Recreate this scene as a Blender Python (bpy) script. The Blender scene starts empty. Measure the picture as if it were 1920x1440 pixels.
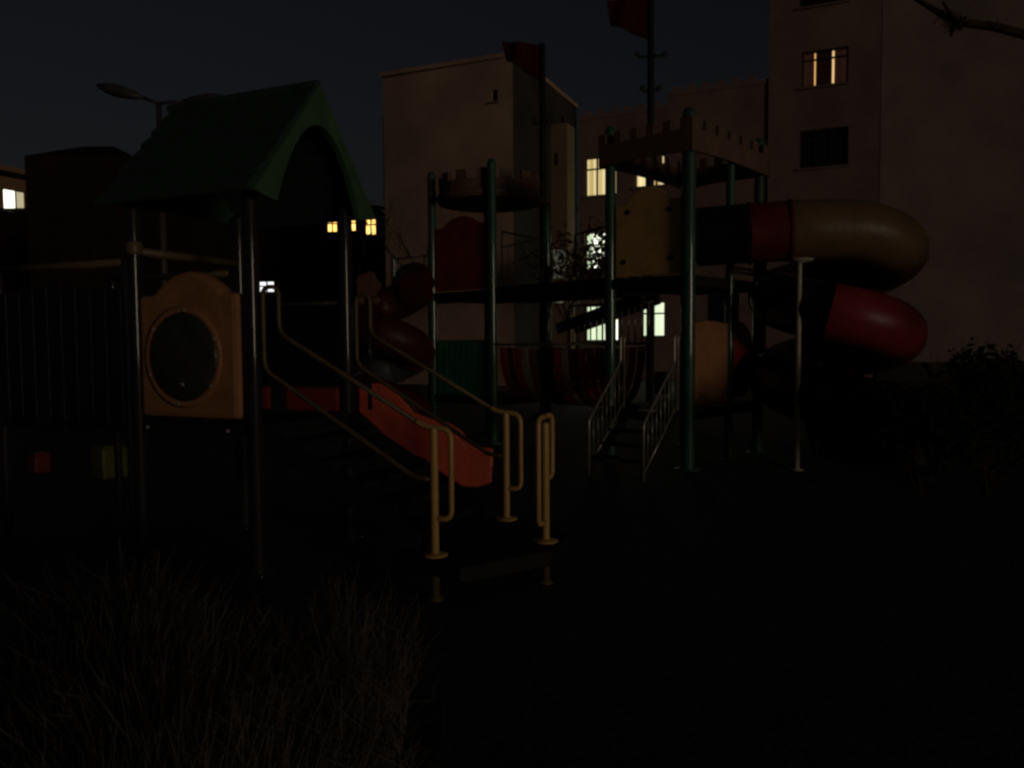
import bpy, math, random
from mathutils import Vector, Matrix
random.seed(11)
V = Vector
sc = bpy.context.scene
COL = sc.collection

# ------------------------------------------------------------------ camera
F = 1480.0                      # focal length in pixels of the 1920 px wide photograph
PITCH, ROLL = math.atan(80 / F), math.radians(0.4)
CAM = V((0, 0, 1.7))
fw = V((0, math.cos(PITCH), -math.sin(PITCH)))
_r, _u = V((1, 0, 0)), V((0, math.sin(PITCH), math.cos(PITCH)))
rt = _r * math.cos(ROLL) - _u * math.sin(ROLL)
up = _u * math.cos(ROLL) + _r * math.sin(ROLL)
cd = bpy.data.cameras.new('camera'); cam = bpy.data.objects.new('camera', cd); COL.objects.link(cam)
cd.sensor_width = 36; cd.lens = F / 1920 * 36; cd.clip_start = .05; cd.clip_end = 900
m = Matrix((rt, up, -fw)).transposed().to_4x4(); m.translation = CAM
cam.matrix_world = m
sc.camera = cam
sc.cycles.filter_width = 2.6

# ------------------------------------------------------------------ night sky, one low warm light
SUN_AZ = math.atan2(.59, -.807)          # from north (+y) towards east (+x)
SUN_EL = math.radians(2.6)
w = bpy.data.worlds.new('World'); sc.world = w; w.use_nodes = True
nt = w.node_tree
sky = nt.nodes.new('ShaderNodeTexSky'); sky.sky_type = 'NISHITA'; sky.sun_disc = False
sky.sun_elevation = SUN_EL; sky.sun_rotation = SUN_AZ; sky.air_density = 1.0; sky.dust_density = .3; sky.ozone_density = 1.6
hs = nt.nodes.new('ShaderNodeHueSaturation'); hs.inputs['Saturation'].default_value = .46
nt.links.new(sky.outputs[0], hs.inputs['Color']); tn = nt.nodes.new('ShaderNodeMix'); tn.data_type = 'RGBA'; tn.blend_type = 'MULTIPLY'; tn.inputs[0].default_value = 1
tn.inputs[7].default_value = (1.04, .95, 1.08, 1); nt.links.new(hs.outputs[0], tn.inputs[6]); nt.links.new(tn.outputs[2], nt.nodes['Background'].inputs[0])
nt.nodes['Background'].inputs[1].default_value = 0.0042
sd = bpy.data.lights.new('sun', 'SUN'); sun = bpy.data.objects.new('sun', sd); COL.objects.link(sun)
sd.energy = .23; sd.angle = math.radians(9); sd.color = (1, .80, .58)
L = V((math.sin(SUN_AZ) * math.cos(SUN_EL), math.cos(SUN_AZ) * math.cos(SUN_EL), math.sin(SUN_EL)))
sun.rotation_euler = L.to_track_quat('Z', 'Y').to_euler()
sc.view_settings.view_transform = 'Standard'; sc.view_settings.look = 'None'
sc.view_settings.exposure = 0; sc.view_settings.gamma = 1
sc.cycles.max_bounces = 6

# ------------------------------------------------------------------ layout helpers
U = V((.4, .9165, 0)).normalized()       # axes shared by the playhouse and the buildings
N = V((.9165, -.4, 0)).normalized()
D = V((.74, -.673, 0)).normalized()      # axes of the castle towers
P = V((.673, .74, 0)).normalized()
Z = V((0, 0, 1))
def ray(px, py): return (fw * F + rt * (px - 960) + up * (720 - py)).normalized()
def hit(base, dr, px, py):               # where the sight line meets the upright plane through base along dr -> (t, z)
    base = V((base[0], base[1], 0)); nn = dr.cross(Z); r = ray(px, py)
    q = CAM + r * ((base - CAM).dot(nn) / r.dot(nn))
    return (q - base).dot(dr), q.z
def at(px, py, y):
    r = ray(px, py); return CAM + r * (y / r.y)

# ------------------------------------------------------------------ materials
def mat(name, col, rough=.55, spec=.4, var=.25, scale=6, bump=0., metal=0., fine=0, coat=0.):
    mt = bpy.data.materials.new(name); mt.use_nodes = True; t = mt.node_tree; b = t.nodes['Principled BSDF']
    tc = t.nodes.new('ShaderNodeTexCoord'); no = t.nodes.new('ShaderNodeTexNoise')
    no.inputs['Scale'].default_value = scale; no.inputs['Detail'].default_value = 6; no.inputs['Roughness'].default_value = .65
    t.links.new(tc.outputs['Object'], no.inputs['Vector'])
    cr = t.nodes.new('ShaderNodeValToRGB'); cr.color_ramp.elements[0].position = .3; cr.color_ramp.elements[1].position = .72
    cr.color_ramp.elements[0].color = [c * (1 - var) for c in col] + [1]
    cr.color_ramp.elements[1].color = [min(1, c * (1 + var)) for c in col] + [1]
    t.links.new(no.outputs['Fac'], cr.inputs[0]); t.links.new(cr.outputs[0], b.inputs['Base Color'])
    b.inputs['Roughness'].default_value = rough; b.inputs['Specular IOR Level'].default_value = spec; b.inputs['Metallic'].default_value = metal
    b.inputs['Coat Weight'].default_value = coat; b.inputs['Coat IOR'].default_value = 1.6; b.inputs['Coat Roughness'].default_value = .06
    if bump:
        n2 = t.nodes.new('ShaderNodeTexNoise'); n2.inputs['Scale'].default_value = fine or scale * 6; n2.inputs['Detail'].default_value = 5
        t.links.new(tc.outputs['Object'], n2.inputs['Vector'])
        bp = t.nodes.new('ShaderNodeBump'); bp.inputs['Strength'].default_value = bump; bp.inputs['Distance'].default_value = .03
        t.links.new(n2.outputs['Fac'], bp.inputs['Height']); t.links.new(bp.outputs[0], b.inputs['Normal'])
    return mt

def lit(name, bright, dim, strength, dr=None, scale=3.2, zscale=0.):   # a lit window; curtain folds run along dr
    mt = bpy.data.materials.new(name); mt.use_nodes = True; t = mt.node_tree
    t.nodes.remove(t.nodes['Principled BSDF']); e = t.nodes.new('ShaderNodeEmission')
    e.inputs[1].default_value = strength
    tc = t.nodes.new('ShaderNodeTexCoord'); no = t.nodes.new('ShaderNodeTexNoise')
    mp = t.nodes.new('ShaderNodeMapping'); ang = math.atan2(dr.y, dr.x) if dr else 0
    mp.inputs['Rotation'].default_value = (0, 0, -ang); mp.inputs['Scale'].default_value = (scale, .01, zscale)
    t.links.new(tc.outputs['Object'], mp.inputs[0]); t.links.new(mp.outputs[0], no.inputs['Vector'])
    no.inputs['Scale'].default_value = 1; no.inputs['Detail'].default_value = 3
    cr = t.nodes.new('ShaderNodeValToRGB'); cr.color_ramp.elements[0].position = .38; cr.color_ramp.elements[1].position = .6
    cr.color_ramp.elements[0].color = list(dim) + [1]; cr.color_ramp.elements[1].color = list(bright) + [1]
    t.links.new(no.outputs['Fac'], cr.inputs[0]); t.links.new(cr.outputs[0], e.inputs[0])
    t.links.new(e.outputs[0], t.nodes['Material Output'].inputs[0])
    return mt

MA = dict(
    ground=mat('dark_rubber_paving', (.085, .075, .085), .8, .25, .35, 3, .4),
    soil=mat('dark_soil', (.06, .052, .045), .95, .1, .5, 4, .6),
    ochre=mat('ochre_render', (.38, .255, .19), .9, .1, .28, .35, .25, fine=6),
    buff=mat('buff_render', (.21, .145, .13), .9, .1, .3, .4, .25, fine=6),
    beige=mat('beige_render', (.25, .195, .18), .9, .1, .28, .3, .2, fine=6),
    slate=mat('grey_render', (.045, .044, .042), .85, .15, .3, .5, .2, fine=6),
    cream=mat('cream_render', (.22, .165, .10), .9, .1, .15, .6, .2),
    rust=mat('brown_render', (.26, .15, .085), .9, .1, .15, .6, .2),
    umber=mat('dark_brown_brick', (.022, .014, .012), .95, .05, .3, 1.5, .3),
    roofing=mat('roofing_felt', (.03, .03, .03), .9, .1),
    frame=mat('dark_window_frame', (.03, .02, .016), .6, .3),
    glass=mat('dark_glass', (.012, .012, .02), .25, .5, .1),
    curtain=mat('dark_red_curtain', (.10, .035, .022), .9, .1, .3, 3),
    roofgreen=mat('dark_green_roof_plastic', (.03, .055, .045), .5, .3, .25, 5, .25),
    gablegreen=mat('green_gable_plastic', (.06, .125, .07), .5, .3, .2, 4, .12),
    orange=mat('orange_plastic', (.38, .18, .085), .45, .35, .2, 4, .15),
    yellowtube=mat('dimmed_yellow_plastic', (.17, .10, .045), .45, .35, .2, 4, .15),  # tube yellow darkened to stand for the weaker light on the spiral
    yellowp=mat('yellow_plastic', (.80, .48, .18), .5, .35, .2, 4, .15),
    winered=mat('wine_red_plastic', (.14, .014, .018), .5, .3, .3, 4, .12),
    shadedred=mat('shaded_red_plastic', (.055, .010, .009), .5, .3, .3, 4, .12),  # red darkened in colour to stand for shade on the small slide
    redp=mat('red_plastic', (.27, .03, .032), .42, .35, .22, 4, .12),
    redslide=mat('red_slide_plastic', (.60, .095, .05), .4, .4, .18, 4, .12),
    darkred=mat('dark_red_plastic', (.30, .03, .045), .5, .3, .25, 4, .12),
    navy=mat('navy_plastic', (.010, .010, .017), .35, .4, .3, 4, .15),
    blue=mat('blue_plastic', (.03, .035, .09), .45, .35, .25, 4, .12),
    greyblue=mat('grey_blue_plastic', (.06, .065, .08), .5, .3, .25, 4, .1),
    stripered=mat('bright_red_plank', (.78, .07, .06), .45, .35, .2, 4, .12),
    creamp=mat('cream_plastic', (.80, .62, .40), .5, .3, .25, 4, .1),
    teal=mat('green_painted_steel', (.028, .085, .065), .45, .25, .25, 3, .02, coat=.42),
    navysteel=mat('dark_painted_steel', (.02, .02, .026), .45, .12, .25, 3, .02, coat=.30),
    greenp=mat('green_plastic', (.04, .22, .13), .5, .3, .25, 4, .12),
    yellow=mat('yellow_painted_steel', (.60, .37, .12), .32, .5, .2, 5, .05),
    brownsteel=mat('dull_yellow_painted_steel', (.12, .09, .05), .45, .4, .25, 5, .05),
    silver=mat('galvanised_steel', (.36, .34, .30), .32, .6, .25, 6, .03, metal=.5),
    deck=mat('black_rubber_coated_deck', (.012, .011, .014), .7, .3, .3, 8, .3),
    crown=mat('tan_castle_plastic', (.16, .095, .065), .55, .3, .2, 4, .12),
    disc=mat('smoked_acrylic', (.032, .036, .030), .28, .45, .4, 6),
    pole=mat('pale_steel', (.40, .37, .30), .45, .3, .2, 5, .03, coat=.2),
    patch=mat('pale_worn_sticker', (.5, .52, .5), .7, .2, .5, 30),
    bolt=mat('zinc_bolt', (.35, .34, .32), .35, .5, .2, 20),
    white=mat('white_edge_trim', (.6, .58, .52), .6, .3, .2, 8),
    flag=mat('red_flag_cloth', (.05, .006, .009), .9, .1, .3, 6),
    mast=mat('dark_mast_paint', (.018, .02, .024), .5, .3),
    lamp=mat('grey_lamp_metal', (.045, .042, .036), .5, .4),
    bark=mat('dark_bark', (.045, .032, .022), .95, .05, .4, 12, .5),
    twig=mat('dormant_twig', (.10, .088, .08), .9, .1, .5, 9),
    leaf=mat('dark_leaf', (.013, .017, .008), .7, .2, .5, 5),
    redleaf=mat('reddish_dark_leaf', (.05, .02, .014), .7, .2, .5, 5),
    lime=mat('lime_plastic', (.13, .14, .03), .5, .3, .2, 5),
    pink=mat('dusty_pink_plastic', (.11, .045, .038), .55, .3, .25, 6),
    grey=mat('pale_grey_wall', (.10, .10, .10), .8, .1, .3, 3),
    brownp=mat('brown_plastic', (.035, .022, .018), .5, .3, .3, 4),
)
warm = lit('lit_curtain_warm', (1.0, .84, .42), (.42, .29, .10), 1.0, N, 3.4)
cool = lit('lit_room_white', (1.0, 1.0, .90), (.86, .92, .66), 2.3, N, 1.5, .6)
green = lit('lit_room_pale_green', (.80, .90, .64), (.58, .72, .44), 1.2, N, 2.)
gold = lit('lit_room_gold', (1.0, .66, .20), (1.0, .52, .11), 2.6, N, 2.)
white = lit('lit_room_bright', (1.0, .97, .80), (1.0, .93, .68), 2.2, U, 1.)
halfc = lit('lit_curtain_pale', (.72, .62, .40), (.42, .36, .20), .85, U, 1.5)
slit = lit('light_between_curtains', (1.0, .72, .34), (.9, .45, .14), .95, N, 3.)
dimglow = lit('dim_pane_glow', (.12, .125, .09), (.04, .042, .03), .9, N, 2., 2.)
spot = lit('distant_lit_room', (1.0, 1.0, 1.0), (.85, .9, 1.0), 1.3, N, 2.)
ember = lit('distant_warm_room', (.75, .42, .22), (.30, .08, .04), .8, N, 6., 4.)
glowred = lit('curtain_lit_from_behind', (.030, .010, .006), (.012, .005, .004), .8, N, 2.)

# ------------------------------------------------------------------ mesh helpers
class MB:
    def __init__(s): s.v, s.f = [], []
    def add(s, vs, fs):
        o = len(s.v); s.v += [tuple(x) for x in vs]; s.f += [[o + i for i in f] for f in fs]; return s
    def box(s, c, hx, hy, hz, ax=V((1, 0, 0)), ay=None):
        ax = V(ax).normalized(); ay = V(ay).normalized() if ay is not None else Z.cross(ax); az = ax.cross(ay)
        c = V(c)
        vs = [c + ax * (a * hx) + ay * (b * hy) + az * (d * hz) for a in (-1, 1) for b in (-1, 1) for d in (-1, 1)]
        return s.add(vs, [(0, 1, 3, 2), (4, 6, 7, 5), (0, 4, 5, 1), (2, 3, 7, 6), (0, 2, 6, 4), (1, 5, 7, 3)])
    def tube(s, path, r, n=10, closed=False, caps=True):
        path = [V(p) for p in path]; k = len(path); rr = r if isinstance(r, (list, tuple)) else [r] * k
        rings, prev = [], None
        for i, p in enumerate(path):
            if closed: t = path[(i + 1) % k] - path[i - 1]
            else: t = path[min(i + 1, k - 1)] - path[max(i - 1, 0)]
            t.normalize()
            if prev is None:
                a = t.cross(Z) if abs(t.z) < .95 else t.cross(V((1, 0, 0)))
            else: a = prev - t * prev.dot(t)
            a.normalize(); prev = a; b = t.cross(a)
            rings.append([p + (a * math.cos(q) + b * math.sin(q)) * rr[i] for q in [2 * math.pi * j / n for j in range(n)]])
        vs = [x for g in rings for x in g]; fs = []
        for i in range(k if closed else k - 1):
            a0, b0 = i * n, ((i + 1) % k) * n
            for j in range(n): fs.append((a0 + j, a0 + (j + 1) % n, b0 + (j + 1) % n, b0 + j))
        if caps and not closed: fs += [tuple(range(n))[::-1], tuple(range((k - 1) * n, k * n))]
        return s.add(vs, fs)
    def prism(s, pts, ext):                         # polygon of 3-d points pushed along ext
        pts = [V(p) for p in pts]; k = len(pts); ext = V(ext)
        return s.add(pts + [p + ext for p in pts], [tuple(range(k))[::-1], tuple(range(k, 2 * k))] +
                     [(i, (i + 1) % k, k + (i + 1) % k, k + i) for i in range(k)])
    def lathe(s, c, prof, n=20, axis=Z):            # prof: (radius, height)
        c = V(c); axis = V(axis).normalized(); a = axis.cross(V((1, 0, 0))) if abs(axis.x) < .9 else axis.cross(V((0, 1, 0)))
        a.normalize(); b = axis.cross(a); vs, fs = [], []
        for r, h in prof:
            vs += [c + axis * h + (a * math.cos(q) + b * math.sin(q)) * max(r, 1e-4) for q in [2 * math.pi * j / n for j in range(n)]]
        for i in range(len(prof) - 1):
            for j in range(n): fs.append((i * n + j, i * n + (j + 1) % n, (i + 1) * n + (j + 1) % n, (i + 1) * n + j))
        fs += [tuple(range(n))[::-1], tuple(range((len(prof) - 1) * n, len(prof) * n))]
        return s.add(vs, fs)
    def build(s, name, m, parent=None, smooth=False, bevel=0.):
        org = V((0, 0, 0)); q = parent
        while q is not None: org += q.location; q = q.parent
        me = bpy.data.meshes.new(name)
        if parent is None:
            org = sum((V(x) for x in s.v), V((0, 0, 0))) / max(1, len(s.v)); org.z = min(x[2] for x in s.v)
        me.from_pydata([tuple(V(x) - org) for x in s.v], [], s.f); me.update()
        o = bpy.data.objects.new(name, me); COL.objects.link(o); me.materials.append(m if not isinstance(m, str) else MA[m])
        if parent is not None: o.parent = parent
        else: o.location = org
        if smooth:
            for p in me.polygons: p.use_smooth = len(p.vertices) == 4
        if bevel:
            b = o.modifiers.new('bevel', 'BEVEL'); b.width = bevel; b.segments = 2; b.limit_method = 'ANGLE'
        return o

def tag(o, label, cat, group=None, kind=None):
    if label: o['label'] = label
    if cat: o['category'] = cat
    if group: o['group'] = group
    if kind: o['kind'] = kind
    return o
def thing(name, loc, label, cat, group=None):
    o = bpy.data.objects.new(name, None); COL.objects.link(o); o.location = V((loc[0], loc[1], loc[2] if len(loc) > 2 else 0))
    o.empty_display_size = .2
    return tag(o, label, cat, group)
def copy_tree(o, parent=None):
    c = o.copy(); COL.objects.link(c); c.parent = parent
    for ch in [x for x in bpy.data.objects if x.parent == o]: copy_tree(ch, c)
    return c
def smoothpath(pts, rad=.06, n=5):                  # round the corners of a bent tube
    pts = [V(p) for p in pts]; out = [pts[0]]
    for i in range(1, len(pts) - 1):
        a, b, c = pts[i - 1], pts[i], pts[i + 1]
        ra = min(rad, (a - b).length * .45, (c - b).length * .45)
        p0, p2 = b + (a - b).normalized() * ra, b + (c - b).normalized() * ra
        for k in range(n + 1):
            t = k / n; out.append(p0 * (1 - t) ** 2 + b * 2 * t * (1 - t) + p2 * t * t)
    return out + [pts[-1]]
def XY(v, z): return V((v.x, v.y, z))

# ================================================================== SETTING
g = MB(); gn = 24; gv = []
for i in range(gn + 1):
    for j in range(gn + 1):
        x, y = -400 + 800 * i / gn, -60 + 500 * j / gn
        gv.append((x, y, 0))
g.add(gv, [(i * (gn + 1) + j, (i + 1) * (gn + 1) + j, (i + 1) * (gn + 1) + j + 1, i * (gn + 1) + j + 1) for i in range(gn) for j in range(gn)])
tag(g.build('ground', 'ground'), None, None, kind='structure')
b = MB(); b.prism([(-6, 1.2, .012), (-.25, 1.2, .012), (-.32, 3.6, .012), (-6, 4.3, .012)], (0, 0, .02))
tag(b.build('planting_bed', 'soil'), None, None, kind='structure')

# ------------------------------------------------------------------ buildings
def facade(mb, base, dr, T0, T1, z0, z1, rects, depth=.14):
    base = V((base[0], base[1], 0)); inn = V((-dr.y, dr.x, 0))
    if inn.dot(V((0, 1, 0))) < 0: inn = -inn
    ts = sorted(set([T0, T1] + [x for r in rects for x in r[:2]])); zs = sorted(set([z0, z1] + [x for r in rects for x in r[2:4]]))
    pt = lambda t, z, k=0: base + dr * t + Z * z + inn * k
    for a, c in zip(ts, ts[1:]):
        for e, f in zip(zs, zs[1:]):
            mt, mz = (a + c) / 2, (e + f) / 2
            if any(r[0] < mt < r[1] and r[2] < mz < r[3] for r in rects): continue
            mb.add([pt(a, e), pt(c, e), pt(c, f), pt(a, f)], [(0, 1, 2, 3)])
    for t0, t1, e, f in [r[:4] for r in rects]:
        q = [(t0, e), (t1, e), (t1, f), (t0, f)]
        for (a, x), (c, y) in zip(q, q[1:] + q[:1]):
            mb.add([pt(a, x), pt(c, y), pt(c, y, depth + .03), pt(a, x, depth + .03)], [(0, 1, 2, 3)])
    return inn
def window(parent, base, dr, r, panes, fm='frame', mull=(.5,), transom=(.72,), depth=.14, extra=None):
    base = V((base[0], base[1], 0)); inn = V((-dr.y, dr.x, 0))
    if inn.dot(V((0, 1, 0))) < 0: inn = -inn
    t0, t1, e, f = r[:4]; wd, ht = t1 - t0, f - e
    org = base + inn * (depth - .02); fr = MB(); th = .035
    def bar(ta, tb, za, zb): fr.box(org + dr * ((ta + tb) / 2) + Z * ((za + zb) / 2), (tb - ta) / 2, .03, (zb - za) / 2, dr)
    bar(t0, t1, e, e + .07); bar(t0, t1, f - .07, f); bar(t0, t0 + .07, e + .07, f - .07); bar(t1 - .07, t1, e + .07, f - .07)
    for mu in mull: bar(t0 + wd * mu - th, t0 + wd * mu + th, e + .07, f - .07)
    xs = [t0 + .07] + [v for mu in mull for v in (t0 + wd * mu - th, t0 + wd * mu + th)] + [t1 - .07]
    for tr in transom:
        for k in range(0, len(xs), 2): bar(xs[k], xs[k + 1], e + ht * tr - th, e + ht * tr + th)
    wo = fr.build('window', fm, parent)
    for ta, tb, m_ in panes:
        pm = MB(); a, c = t0 + wd * ta, t0 + wd * tb
        pm.add([base + inn * (depth + .025) + dr * a + Z * e, base + inn * (depth + .025) + dr * c + Z * e,
                base + inn * (depth + .025) + dr * c + Z * f, base + inn * (depth + .025) + dr * a + Z * f], [(0, 1, 2, 3)])
        pm.build('pane', m_, wo)
    sl = MB(); sl.box(base - inn * .05 + dr * ((t0 + t1) / 2) + Z * (e - .04), wd / 2 + .08, .06, .035, dr); sl.build('sill', 'buff', wo)
    return wo
def rect(base, dr, x0, y0, x1, y1):
    a = hit(base, dr, x0, y1); c = hit(base, dr, x1, y1); d_ = hit(base, dr, (x0 + x1) / 2, y0)
    zb = hit(base, dr, (x0 + x1) / 2, y1)[1]
    return (a[0], c[0], zb, d_[1])
def closebox(mb, base, dr, T0, T1, z0, z1, deep, skipfront=True):
    base = V((base[0], base[1], 0)); inn = V((-dr.y, dr.x, 0))
    if inn.y < 0: inn = -inn
    a, c = base + dr * T0, base + dr * T1; a2, c2 = a + inn * deep, c + inn * deep
    for p, q in ((c, c2), (c2, a2), (a2, a)): mb.add([XY(p, z0), XY(q, z0), XY(q, z1), XY(p, z1)], [(0, 1, 2, 3)])
    mb.add([XY(p, z1) for p in (a, c, c2, a2)], [(0, 1, 2, 3)])

# gable block, its blank ochre end wall and its grey flank
G0 = V((.1, 30, 0)); zr = hit(G0, N, 962, 106)[1]
bl = thing('apartment_block', G0, 'ochre apartment block with a blank end wall and one tiny window under the flat roof', 'building')
tl = hit(G0, N, 718, 160)[0]
r0 = rect(G0, N, 922, 168, 933, 190)
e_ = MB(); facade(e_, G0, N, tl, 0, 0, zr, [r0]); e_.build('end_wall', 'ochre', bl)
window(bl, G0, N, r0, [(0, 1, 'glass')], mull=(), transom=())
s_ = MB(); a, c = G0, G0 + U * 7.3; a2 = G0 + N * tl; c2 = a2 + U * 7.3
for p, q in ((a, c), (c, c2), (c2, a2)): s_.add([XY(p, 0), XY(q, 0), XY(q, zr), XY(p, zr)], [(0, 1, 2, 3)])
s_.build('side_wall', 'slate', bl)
rf = MB(); rf.prism([XY(G0 + N * tl + V((-.1, -.15, 0)), zr + .003), XY(G0 + V((.12, -.15, 0)), zr + .003), XY(c + N * .1, zr + .003), XY(c2, zr + .003)], (0, 0, .16)); rf.build('roof', 'ochre', bl)
an = MB(); an.box(G0 + N * (tl - .22) + U * 2.5 + Z * (zr - 1.3) / 2, .2, 1.9, (zr - 1.3) / 2, N); an.build('annexe_wall', 'buff', bl)
pr = MB(); q = G0 + U * 4.0 + N * .36; zq = hit(q, N, 1045, 232)[1]; pr.box(q + U * .5 + Z * zq / 2, .36 - .004, .5, zq / 2, N); po = pr.build('stair_pier', 'cream', bl)
rq = rect(q, N, 1040, 286, 1047, 310)
wq = MB(); wq.box(q - U * .012 + N * ((rq[0] + rq[1]) / 2) + Z * ((rq[2] + rq[3]) / 2), .07, .01, .26, N); wq.build('vent_slot', 'frame', po)
for y0_, y1_ in ((468, 522), (546, 568)):  # added glowing panes stand in for wall lit by nearby windows
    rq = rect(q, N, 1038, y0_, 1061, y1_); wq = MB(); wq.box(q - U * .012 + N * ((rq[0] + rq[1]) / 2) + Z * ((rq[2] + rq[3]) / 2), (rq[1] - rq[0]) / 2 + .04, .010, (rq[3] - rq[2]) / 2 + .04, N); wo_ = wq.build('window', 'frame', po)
    wq = MB(); wq.box(q - U * .016 + N * ((rq[0] + rq[1]) / 2) + Z * ((rq[2] + rq[3]) / 2), (rq[1] - rq[0]) / 2, .011, (rq[3] - rq[2]) / 2, N); wq.build('pane', dimglow, po if False else wo_)
rp = MB(); rp.tube([G0 + U * 5.4 + N * .1, G0 + U * 5.4 + N * .1 + Z * 11.4], .07, 8); rp.build('downpipe', 'mast', bl)
for k in range(2): pp = MB(); pp.box(G0 + U * .9 + N * (-1.0 - 1.9 * k) + Z * (zr + .3), .22, .22, .137, N); pp.build('roof_vent', 'buff', bl)

# courtyard range behind, with the lit rooms
C0 = G0 + U * 7.0 + N * .25
cb = thing('courtyard_building', C0, 'long buff building with lit windows closing the courtyard behind the climbing towers', 'building')
cw = [rect(C0, N, 1097, 293, 1157, 367), rect(C0, N, 1190, 291, 1247, 350), rect(C0, N, 1097, 434, 1158, 505), rect(C0, N, 1190, 430, 1247, 496),
      rect(C0, N, 1097, 572, 1160, 640), rect(C0, N, 1203, 565, 1247, 632), rect(C0, N, 1325, 425, 1382, 490), rect(C0, N, 1325, 550, 1385, 625)]
ts, tm, te = 0., hit(C0, N, 1253, 200)[0], hit(C0, N, 1441, 200)[0]
z1, z2 = hit(C0, N, 1150, 219)[1], hit(C0, N, 1340, 170)[1]
f_ = MB(); facade(f_, C0, N, ts, tm, 0, z1, [r for r in cw if r[1] < tm + 1 and r[0] < tm - .5 and r[1] <= tm])
left = [r for r in cw if r[1] <= tm]; right = [r for r in cw if r[1] > tm]
right = [(max(r[0], tm + .12), r[1], r[2], r[3]) for r in right]
facade(f_, C0, N, tm, te, 0, z2, right)
closebox(f_, C0, N, ts, tm, 0, z1, 8); closebox(f_, C0, N, tm, te, 0, z2, 8); f_.build('wall', 'buff', cb)
pk = MB()
for tA, tB, zz in ((ts, tm, z1), (tm, te, z2)):
    pk.box(C0 + N * ((tA + tB) / 2) + U * .08 + Z * (zz + .1), (tB - tA) / 2, .12, .097, N)
    k = tA + .2
    while k < tB - .25: pk.box(C0 + N * (k + .17) + U * .08 + Z * (zz + .3), .17, .09, .1, N); k += .62
pk.build('battlement', 'buff', cb)
pm_ = {0: [(0, .97, warm), (.97, 1, 'glass')], 1: [(0, 1, warm)], 2: [(0, .22, green), (.22, 1, cool)], 3: [(0, 1, 'glass')], 4: [(0, .55, green), (.55, 1, cool)], 5: [(0, 1, green)], 6: [(0, 1, 'glass')], 7: [(0, 1, 'glass')]}
for i, r in enumerate(cw):
    r = (max(r[0], tm + .12), r[1], r[2], r[3]) if r[1] > tm else r
    window(cb, C0, N, r, pm_[i], mull=(.36, .7) if i in (0, 1) else (.5,), transom=(.7,) if i in (0, 1) else (.66,))

# tall block on the right of it
T0_ = C0 + N * (te + .004) - U * .10
tb = thing('tall_block', T0_, 'tall brown block with a curtained upper window letting out two slits of light', 'building')
wr = [rect(T0_, N, 1503, 92, 1590, 160), rect(T0_, N, 1499, 241, 1590, 313), rect(T0_, N, 1499, -60, 1590, 8), rect(T0_, N, 1499, 390, 1590, 462), rect(T0_, N, 1499, 545, 1590, 615)]
t9 = 7.2
f_ = MB(); facade(f_, T0_, N, 0, t9, 0, 22, wr); closebox(f_, T0_, N, 0, t9, 0, 22, 9); f_.build('wall', 'buff', tb)
window(tb, T0_, N, wr[0], [(0, .27, glowred), (.27, .30, slit), (.30, .655, 'curtain'), (.655, .70, slit), (.70, 1, glowred)], mull=(.02,), transom=(.76,))
for r in wr[1:]: window(tb, T0_, N, r, [(0, 1, 'glass')], mull=(.33, .66), transom=(.75,))

# nearer block filling the right edge
tq = hit(T0_ - U * .015, N, 1650, 300)[0]; S0 = T0_ - U * .015 + N * tq; S0.z = 0
sb = thing('side_block', S0, 'blank beige end wall of the nearest block filling the right edge', 'building')
f_ = MB(); facade(f_, S0, N, 0, 22, 0, 17, []); closebox(f_, S0, N, 0, 22, 0, 17, 12); f_.build('wall', 'beige', sb)
pl = MB(); pl.box(S0 + N * 11 - U * .03 + Z * .4, 11, .03, .4, N); pl.build('plinth', 'slate', sb)

# far low building behind the playhouse
W0 = V((-40, 44, 0)); X1 = V((1, 0, 0))
wl = [rect(W0, X1, *q) for q in ((684, 404, 706, 441), (648, 404, 668, 434), (612, 405, 633, 436), (206, 459, 233, 474), (215, 489, 230, 499), (484, 526, 515, 549))]
te_ = hit(W0, X1, 712, 420)[0]; zl = hit(W0, X1, 690, 392)[1]
lb = thing('school_range', W0 + X1 * 30, 'low dark building with gold lit windows glimpsed under the playhouse roof', 'building')
f_ = MB(); facade(f_, W0, X1, 0, te_, 0, zl, wl); closebox(f_, W0, X1, 0, te_, 0, zl, 7); f_.build('wall', 'umber', lb)
r_ = MB(); r_.prism([XY(W0 + V((0, -.4, 0)), zl + .003), XY(W0 + X1 * te_ + V((0, -.4, 0)), zl + .003), XY(W0 + X1 * te_ + V((0, 3.5, 0)), zl + .5), XY(W0 + V((0, 3.5, 0)), zl + .5)], (0, 0, .12)); r_.build('roof', 'roofing', lb)
for r, mm in zip(wl, (gold, gold, gold, ember, spot, spot)): window(lb, W0, X1, r, [(0, 1, mm)], mull=(.5,), transom=(.55,))

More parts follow.
